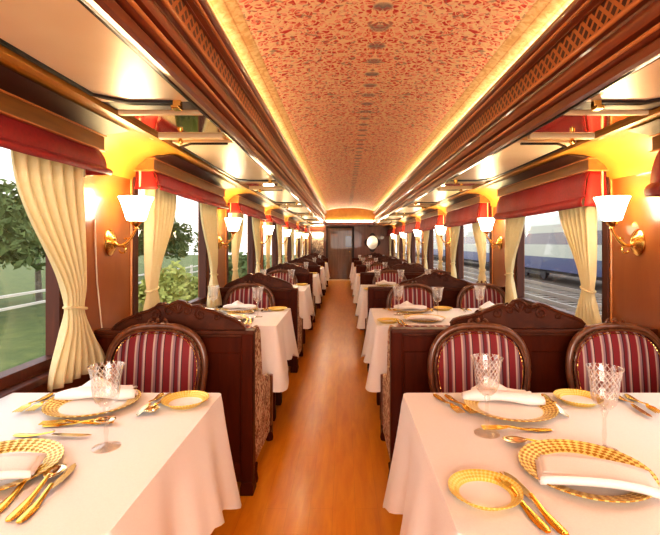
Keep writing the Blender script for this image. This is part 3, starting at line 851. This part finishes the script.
# ------------------------------------------------------------------ furnish the bays
TZ = YTOP + .0005
for k in range(6):
    dy = P * k; o_ = ORD[k]
    tl, trr = '%s left table' % o_, '%s right table' % o_
    TL.place(((LX0 + LX1) / 2, (TY0 + TY1) / 2 + dy, 0), 'narrow dining table under the cloth, %s in the left row' % o_, 0, 'narrow tables in the left row')
    TR.place(((RX0 + RX1) / 2, (TY0 + TY1) / 2 + dy, 0), 'wide dining table under the cloth, %s in the right row' % o_, 0, 'wide tables in the right row')
    CL.place(((LX0 + LX1) / 2, (TY0 + TY1) / 2 + dy, 0), 'pale pink tablecloth hanging over the %s' % tl, 0, 'pale tablecloths')
    CR.place(((RX0 + RX1) / 2, (TY0 + TY1) / 2 + dy, 0), 'pale pink tablecloth hanging over the %s' % trr, 0, 'pale tablecloths')
    PL.place((0, dy, 0), 'dark carved wooden partition behind the %s' % tl, 0, 'carved partitions in the left row')
    PR.place((0, dy, 0), 'dark wide wooden partition with carved crest behind the %s' % trr, 0, 'carved partitions in the right row')
    CH.place((-1.095, 2.205 + dy, 0), 'striped round-backed chair facing the camera at the %s' % tl, 0, 'striped chairs')
    CH.place((.505, 2.205 + dy, 0), 'striped round-backed chair facing the camera on the aisle side of the %s' % trr, 0, 'striped chairs')
    CH.place((1.19, 2.205 + dy, 0), 'striped round-backed chair facing the camera on the window side of the %s' % trr, 0, 'striped chairs')
    if k < 5:
        BS.place((-.955, PY1 + .02 + dy, 0), 'floral-sided seat behind the %s left partition, facing away' % o_, 0, 'floral seats backing on the partitions')
        BS.place((.397, PY1 + .02 + dy, 0), 'floral-sided aisle seat behind the %s right partition, facing away' % o_, 0, 'floral seats backing on the partitions')
        BS.place((1.085, PY1 + .02 + dy, 0), 'floral-sided window seat behind the %s right partition, facing away' % o_, 0, 'floral seats backing on the partitions')
    # chargers and napkins
    LFAR, LNEAR = cam(-.865, 1.555, TZ), cam(-.86, 1.10, TZ)
    RFAR, RNEAR, RFAR2, RNEAR2 = cam(.56, 1.52, TZ), cam(.585, 1.095, TZ), cam(1.27, 1.52, TZ), cam(1.27, 1.095, TZ)
    D = Vector((0, dy, 0))
    def setpl(pos, where, far, naprot, g='gilt charger plates'):
        CHG.place(pos + D, 'gold-rimmed charger plate at the %s' % where, random.uniform(0, 6), g)
        np_ = NR if far else NF
        np_.place(pos + D + Vector((0,   .045 if far else -.045, .006)), 'white folded napkin on the plate at the %s' % where, naprot, 'folded napkins')
    setpl(LFAR, 'far side of the ' + tl, True, .12)
    setpl(LNEAR, 'near side of the ' + tl, False, .35)
    setpl(RFAR, 'far aisle seat of the ' + trr, True, -.12)
    setpl(RNEAR, 'near aisle seat of the ' + trr, False, -.34)
    if k > 0:
        setpl(RFAR2, 'far window seat of the ' + trr, True, .1)
        setpl(RNEAR2, 'near window seat of the ' + trr, False, -.2)
    GOB.place(cam(-.655, 1.24, TZ) + D, 'cut crystal goblet on the aisle half of the ' + tl, .2, 'crystal goblets')
    if k > 0: GOB.place(cam(-1.02, 1.33, TZ) + D, 'cut crystal goblet on the window half of the ' + tl, .7, 'crystal goblets')
    GOB.place(cam(.4225, 1.33, TZ) + D, 'cut crystal goblet nearest the aisle on the ' + trr, .5, 'crystal goblets')
    GOB.place(cam(.706, 1.22, TZ) + D, 'cut crystal goblet in the middle of the ' + trr, .9, 'crystal goblets')
    if k > 0: GOB.place(cam(1.06, 1.33, TZ) + D, 'cut crystal goblet nearest the window on the ' + trr, 1.3, 'crystal goblets')
    # bread plates
    BPL.place(cam(-.555, 1.575, TZ) + D, 'small gold-rimmed bread plate at the far aisle corner of the ' + tl, 0, 'bread plates')
    BPL.place(cam(.83, 1.595, TZ) + D, 'small gold-rimmed bread plate at the far middle of the ' + trr, 0, 'bread plates')
    BPL.place(cam(.313, 1.0, TZ) + D, 'small gold-rimmed bread plate at the near aisle corner of the ' + trr, 0, 'bread plates')
    if k > 1: continue
    gc = 'gilt cutlery'
    # right table, far setting (diner faces the camera, so handles point away from the camera)
    FK.place(cam(.335, 1.66, TZ) + D, 'gold fork nearest the aisle, left of the far aisle plate of the ' + trr, PI + .22, gc, (1.1, 1.1, 1.1))
    FK.place(cam(.375, 1.655, TZ) + D, 'gold fork touching side of the far aisle plate of the ' + trr, PI + .22, gc, (1.1, 1.1, 1.1))
    KN.place(cam(.735, 1.66, TZ) + D, 'gold knife between the far plate and bread plate of the ' + trr, PI - .10, gc, (1.1, 1.1, 1.1))
    FK.place(cam(.62, 1.345, TZ) + D, 'small gold dessert fork lying across below the far aisle plate of the ' + trr, PI / 2 + .03, gc, (1.1, 1.1, 1.1))
    SP.place(cam(.655, 1.235, TZ) + D, 'gold dessert spoon lying across above the near aisle plate of the ' + trr, PI / 2 - .12, gc, (1.1, 1.1, 1.1))
    KN.place(cam(.425, .86, TZ) + D, 'gold knife beside the near bread plate of the ' + trr, .16, gc, (1.1, 1.1, 1.1))
    FK.place(cam(.395, .87, TZ) + D, 'gold fork beside the near bread plate of the ' + trr, .16, gc, (1.1, 1.1, 1.1))
    KN.place(cam(1.00, 1.66, TZ) + D, 'gold knife at the far window setting of the ' + trr, PI - .1, gc, (1.1, 1.1, 1.1))
    FK.place(cam(1.04, 1.66, TZ) + D, 'gold fork at the far window setting of the ' + trr, PI - .1, gc, (1.1, 1.1, 1.1))
    # left table, far setting
    FK.place(cam(-1.05, 1.68, TZ) + D, 'gold fork at the window side of the far plate of the ' + tl, PI + .1, gc, (1.1, 1.1, 1.1))
    FK.place(cam(-1.085, 1.67, TZ) + D, 'gold fork nearest the window by the far plate of the ' + tl, PI + .1, gc, (1.1, 1.1, 1.1))
    KN.place(cam(-.675, 1.67, TZ) + D, 'gold knife between far plate and bread plate of the ' + tl, PI + .05, gc, (1.1, 1.1, 1.1))
    SP.place(cam(-.645, 1.67, TZ) + D, 'gold spoon between far plate and bread plate of the ' + tl, PI + .05, gc, (1.1, 1.1, 1.1))
    SP.place(cam(-.92, 1.375, TZ) + D, 'gold dessert spoon lying across below the far plate of the ' + tl, -PI / 2 + .12, gc, (1.1, 1.1, 1.1))
    FK.place(cam(-.72, 1.405, TZ) + D, 'gold dessert fork lying across below the far plate of the ' + tl, PI / 2 + .15, gc, (1.1, 1.1, 1.1))
    # left table, near setting
    SP.place(cam(-.675, .905, TZ) + D, 'gold spoon at the aisle side of the near plate of the ' + tl, .12, gc, (1.1, 1.1, 1.1))
    KN.place(cam(-.650, .90, TZ) + D, 'gold knife nearest the aisle by the near plate of the ' + tl, .10, gc, (1.1, 1.1, 1.1))
    FK.place(cam(-.72, .91, TZ) + D, 'gold fork next to the near plate of the ' + tl, .12, gc, (1.1, 1.1, 1.1))
    KN.place(cam(-.96, 1.31, TZ) + D, 'gold dessert knife lying across above the near plate of the ' + tl, -PI / 2 - .06, gc, (1.1, 1.1, 1.1))

# ------------------------------------------------------------------ end wall furniture
S = 1 / 29.2
def ep(x, y): return ((x - 344) * S + CX, EYE - (y - 242.5) * S)
x0, z0 = ep(328, 278); x1, z1 = ep(352, 228.5)
bm = bmesh.new(); box(bm, x0, x1, END - .05, END, .0, z1)
dr = struct('door_1', bm, M['door'])
bm = bmesh.new()
for p, q, r, s in ((x0 - .07, x0, 0, z1 + .07), (x1, x1 + .07, 0, z1 + .07), (x0, x1, z1, z1 + .07)): box(bm, p, q, END - .07, END, r, s)
link('door_frame', bm, M['darktrim'], dr, bevel=.01)
bm = bmesh.new()
xm = x0 + (x1 - x0) * .5
for p, q, r, s in ((x0 + .08, xm - .05, .2, .85), (x0 + .08, xm - .05, 1.0, z1 - .1), (xm + .05, x1 - .08, .2, .85)): box(bm, p, q, END - .062, END - .05, r, s)
link('door_panel', bm, M['door'], dr, bevel=.01)
a = ep(345.5, 247); b = ep(351.5, 236)
bm = bmesh.new(); box(bm, a[0], b[0], END - .06, END - .05, a[1], b[1]); link('door_glass', bm, M['tgrey'], dr)
bm = bmesh.new(); lathe(bm, [(0, 0), (.025, .01), (.03, .03), (.02, .05), (0, .055)], 14, (x1 - .07, END - .11, .95)); link('door_knob', bm, M['brass'], dr, smooth=True)
bm = bmesh.new(); box(bm, x0 - .1, x1 + .1, END - .22, END - .04, 0, .045); trim(bm, M['cream_trim'])
# mirror in a dark carved frame
mx_, mz_ = ep(372.3, 242.5)
o = thing('wall_mirror', 'oval mirror in a dark lozenge frame on the end wall right of the door', 'mirror', (mx_, END, mz_))
bm = bmesh.new(); lathe(bm, [(.0, 0), (.185, .0), (.185, .012), (0, .016)], 32, sy=1.25); bmesh.ops.rotate(bm, verts=bm.verts, cent=(0, 0, 0), matrix=Matrix.Rotation(PI / 2, 3, 'X')); bmesh.ops.translate(bm, verts=bm.verts, vec=(0, -.03, 0)); link('mirror_glass', bm, mat('bright_mirror', (.95, .85, .72), .15, .4), o, smooth=True)
bm = bmesh.new()
pts = []
for i in range(64):
    a_ = 2 * PI * i / 64; rr = .235 * (1 + .16 * math.cos(4 * a_)) ; pts.append((rr * math.cos(a_), rr * 1.2 * math.sin(a_)))
prism(bm, pts, 'y', -.03, -.001); link('frame', bm, M['darktrim'], o)
# picture on the left with a light above
pa, pb = ep(311, 258), ep(324.5, 231)
o = thing('framed_picture', 'dark framed picture of foliage on the end wall left of the door', 'picture', ((pa[0] + pb[0]) / 2, END, (pa[1] + pb[1]) / 2))
w_, h_ = (pb[0] - pa[0]) / 2, (pb[1] - pa[1]) / 2
pm = mat('foliage_print', (.2, .15, .1), .3); t = NT(pm); t.base(t.ramp(t.noise(t.coord(), 9, 4, .6, 1.0), [(.35, (.05, .03, .02)), (.5, (.18, .11, .07)), (.62, (.36, .27, .18))]))
bm = bmesh.new(); box(bm, -w_ + .02, w_ - .02, -.02, -.005, -h_ + .02, h_ - .02); link('print', bm, pm, o)
bm = bmesh.new()
for p, q, r, s in ((-w_, -w_ + .025, -h_, h_), (w_ - .025, w_, -h_, h_), (-w_, w_, -h_, -h_ + .025), (-w_, w_, h_ - .025, h_)): box(bm, p, q, -.035, -.001, r, s)
link('frame', bm, M['darktrim'], o)
o = thing('picture_light', 'small lit picture light at the top of the foliage picture', 'lamp', ((pa[0] + pb[0]) / 2, END - .10, pb[1] - .13))
bm = bmesh.new(); tube(bm, [(-.17, 0, 0), (.17, 0, 0)], .032, 12); link('tube', bm, M['strip'], o, smooth=True)
bm = bmesh.new(); tube(bm, [(0, .10, .03), (0, .03, .03), (0, 0, .02)], .008, 8); link('bracket', bm, M['brass'], o, smooth=True)
# sideboard with dishes below the mirror
o = thing('sideboard', 'dark wooden sideboard against the end wall below the oval mirror', 'sideboard', (.83, END - .27, 0))
bm = bmesh.new(); box(bm, -.42, .42, -.22, .24, .0, .74); link('body', bm, M['endwall'], o, bevel=.01)
bm = bmesh.new(); box(bm, -.45, .45, -.25, .25, .74, .77); link('top', bm, M['crest'], o, bevel=.006)
for s_ in (-1, 1):
    bm = bmesh.new(); box(bm, s_ * .21 - .19, s_ * .21 + .19, -.235, -.22, .12, .70); d_ = link('door', bm, M['door'], o, bevel=.006)
    bm = bmesh.new(); lathe(bm, [(0, 0), (.012, .004), (.012, .016), (0, .02)], 10, (s_ * .05, -.255, .42)); link('knob', bm, M['brass'], d_, smooth=True)
bm = bmesh.new(); lathe(bm, [(0, 0), (.05, 0), (.06, .01), (.10, .05), (.13, .08), (.125, .08), (.09, .05), (0, .012)], 24); tag(link('serving_bowl', bm, M['china'], smooth=True), 'white serving bowl on the sideboard at the end wall', 'bowl').location = (.80, END - .27, .77)

# ------------------------------------------------------------------ outdoors
GZ = -1.15; GR = -.75
bm = bmesh.new(); box(bm, -60, W + .3, -20, 90, GZ - .1, GZ); tag(link('grass', bm, M['grass']), 'green grass outside the left windows', 'grass', kind='stuff')
bm = bmesh.new(); box(bm, W + .3, 60, -20, 90, GR - .1, GR); tag(link('ballast', bm, M['ballast']), 'pale stone ballast outside the right windows', 'ballast', kind='stuff')
def bush_proto(name, m, rx, rz, n, trunk, seed):
    rnd = random.Random(seed); o = thing(name, '', 'tree' if trunk else 'bush')
    bm = bmesh.new()
    for i in range(n):
        th, ph_ = rnd.uniform(0, 2 * PI), math.acos(rnd.uniform(-.4, 1)); r = rnd.uniform(.55, 1.0) * (1 + .22 * math.sin(3 * th + seed) * math.sin(4 * ph_))
        c = Vector((rx * r * math.sin(ph_) * math.cos(th), rx * r * math.sin(ph_) * math.sin(th), trunk + rz * .35 + rz * .65 * r * math.cos(ph_)))
        c.z = max(c.z, .16)
        a = Vector((rnd.gauss(0, 1), rnd.gauss(0, 1), rnd.gauss(0, 1))).normalized(); b = a.orthogonal().normalized(); s_ = rnd.uniform(.05, .10) * (1.2 if rx > 1.2 else 1)
        bm.faces.new([bm.verts.new(c + a * s_ * 1.6), bm.verts.new(c + b * s_ * .7), bm.verts.new(c - a * s_ * 1.6), bm.verts.new(c - b * s_ * .7)])
    link('foliage', bm, m, o)
    bm = bmesh.new(); tube(bm, [(0, 0, 0), (.05, .03, trunk * .6 + .3), (.02, -.04, trunk + rz * .6)], [.05 + .05 * trunk, .04 + .04 * trunk, .02], 8); link('trunk', bm, M['bark'], o, smooth=True)
    return o
B1 = Proto(bush_proto('bush', M['leaf_light'], 1.0, 1.5, 2600, 0, 1)); B2 = Proto(bush_proto('bush', M['leaf_dark'], 1.1, 1.7, 2600, 0, 2)); T1 = Proto(bush_proto('tree', M['leaf_dark'], 1.8, 2.8, 5200, 1.3, 3))
# seen through left windows: direction px ~ 170-200 -> X/Z about -.36
i = 0
for (X, Z, pro, lab) in ((-5.0, 12.4, B1, 'yellow-green bush on the grass beyond the second left window'), (-6.4, 16.4, B1, 'yellow-green bush standing further off beyond the second left window'),
                         (-4.2, 18.6, B2, 'dark green bush behind the yellow-green bushes on the left'), (-11.0, 27.0, T1, 'dark tree rising behind the bushes beyond the second left window'),
                         (-14.5, 33.5, T1, 'dark tree furthest off beyond the left windows'), (-6.2, 23.5, B1, 'yellow-green bush beyond the third left window'), (-11.0, 39.0, T1, 'dark tree beyond the third left window'),
                         (-11.8, 14.0, T1, 'dark tree beyond the fence seen through the nearest left window'), (-12.6, 18.6, T1, 'dark tree behind the fence near the far edge of the nearest left window')):
    pro.place((X + CX, Z, GZ + .01), lab, i * 1.3, 'bushes and trees beyond the left windows', (1 + .07 * (i % 3),) * 3); i += 1
o = thing('rail_fence', 'pale rail fence on the grass beyond the nearest left window', 'fence', (-8.3, 0, GZ))
for z in (.85, 1.15):
    bm = bmesh.new(); box(bm, -.03, .03, -2, 40, z - .03, z + .03); link('rail', bm, M['fencew'], o)
for k in range(9):
    bm = bmesh.new(); box(bm, -.05, .05, 1 + 4.6 * k - .05, 1 + 4.6 * k + .05, 0, 1.25); link('post', bm, M['fencew'], o)
# right: two railway tracks and a train standing beyond
for j, xc in enumerate((5.6, 8.1)):
    o = thing('railway_track', ['railway track on ballast closest beyond the right windows', 'railway track between the closest track and the blue train'][j], 'railway track', (xc, 0, GR), 0, 'tracks beyond the right windows')
    for d in (-.72, .72):
        bm = bmesh.new(); box(bm, d - .035, d + .035, -10, 70, .10, .24); link('rail', bm, M['rail'], o)
    bm = bmesh.new()
    for y in range(-15, 116): box(bm, -1.2, 1.2, y * .6 - .11, y * .6 + .11, 0, .10)
    sl = link('sleepers', bm, M['sleeper'], o); sl['kind'] = 'stuff'
o = thing('train', 'blue and white passenger train standing beyond the right windows', 'train', (11.4, 0, GR))
bm = bmesh.new(); box(bm, -1.0, 1.6, -10, 80, .62, 1.30); link('blue_side', bm, M['tblue'], o)
bm = bmesh.new(); box(bm, -1.01, 1.6, -10, 80, 1.30, 1.95); link('white_band', bm, M['twhite'], o)
bm = bmesh.new(); box(bm, -1.0, 1.6, -10, 80, 1.95, 2.55); link('window_band', bm, M['tgrey'], o)
bm = bmesh.new(); prism(bm, [(-1.0, 2.55), (-1.0, 2.95), (-.7, 3.4), (.3, 3.6), (1.3, 3.4), (1.6, 2.95), (1.6, 2.55)], 'y', -10, 80); link('roof', bm, M['twhite'], o)
bm = bmesh.new(); box(bm, -.8, 1.4, -10, 80, .45, .62); link('underframe', bm, M['tdark'], o)
for k in range(10):
    for dy in (-1.2, 1.2):
        bm = bmesh.new(); lathe(bm, [(0, -.06), (.34, -.06), (.34, .06), (0, .06)], 20, (0, 0, 0))
        vs = list(bm.verts)[-80:]
        for v in vs: q = v.co.copy(); v.co = Vector((-.75 + q.z, k * 8.5 + dy + q.x, .42 + q.y))
        link('wheel', bm, M['tdark'], o)
    bm = bmesh.new(); box(bm, -.86, -.66, k * 8.5 - 1.6, k * 8.5 + 1.6, .30, .5); link('bogie', bm, M['tdark'], o)

# ------------------------------------------------------------------ light
w = bpy.data.worlds.new('overcast'); sc.world = w; w.use_nodes = True; nt = w.node_tree
bg = nt.nodes['Background']
tcw = nt.nodes.new('ShaderNodeTexCoord'); sp_ = nt.nodes.new('ShaderNodeSeparateXYZ'); rp = nt.nodes.new('ShaderNodeValToRGB')
nt.links.new(tcw.outputs['Generated'], sp_.inputs[0]); nt.links.new(sp_.outputs[2], rp.inputs[0]); nt.links.new(rp.outputs[0], bg.inputs[0])
rp.color_ramp.elements[0].position = 0; rp.color_ramp.elements[0].color = (.98, .93, .86, 1); rp.color_ramp.elements[1].position = .6; rp.color_ramp.elements[1].color = (.80, .86, .95, 1)
bg.inputs[1].default_value = 1.0
def area(name, loc, rot, sx, sy, e, col):
    L = bpy.data.lights.new(name, 'AREA'); L.shape = 'RECTANGLE'; L.size = sx; L.size_y = sy; L.specular_factor = .1; L.energy = e; L.color = col
    o = bpy.data.objects.new(name, L); COL.objects.link(o); o.location = loc; o.rotation_euler = rot; return o
# unseen fill light added behind the camera to brighten the interior
area('fill_light', (0, BACK + .05, 1.5), (PI / 2, 0, 0), 2.2, 1.3, 48, (1, .92, .84))

# ------------------------------------------------------------------ camera
cd = bpy.data.cameras.new('camera'); co = bpy.data.objects.new('camera', cd); COL.objects.link(co)
co.location = (CX, 0, EYE); co.rotation_euler = (PI / 2, 0, 0)
cd.sensor_width = 36; cd.lens = 450 / 660 * 36; cd.shift_x = -(344 - 330) / 660; cd.shift_y = -25 / 660
cd.clip_start = .02; cd.clip_end = 300
sc.camera = co
sc.view_settings.view_transform = 'Standard'; sc.view_settings.look = 'Medium High Contrast'
sc.view_settings.exposure = 1.24; sc.view_settings.gamma = 1.0
sc.cycles.max_bounces = 8; sc.cycles.transparent_max_bounces = 24; sc.cycles.use_denoising = True
sc.cycles.caustics_reflective = False; sc.cycles.caustics_refractive = False; sc.cycles.sample_clamp_indirect = 6
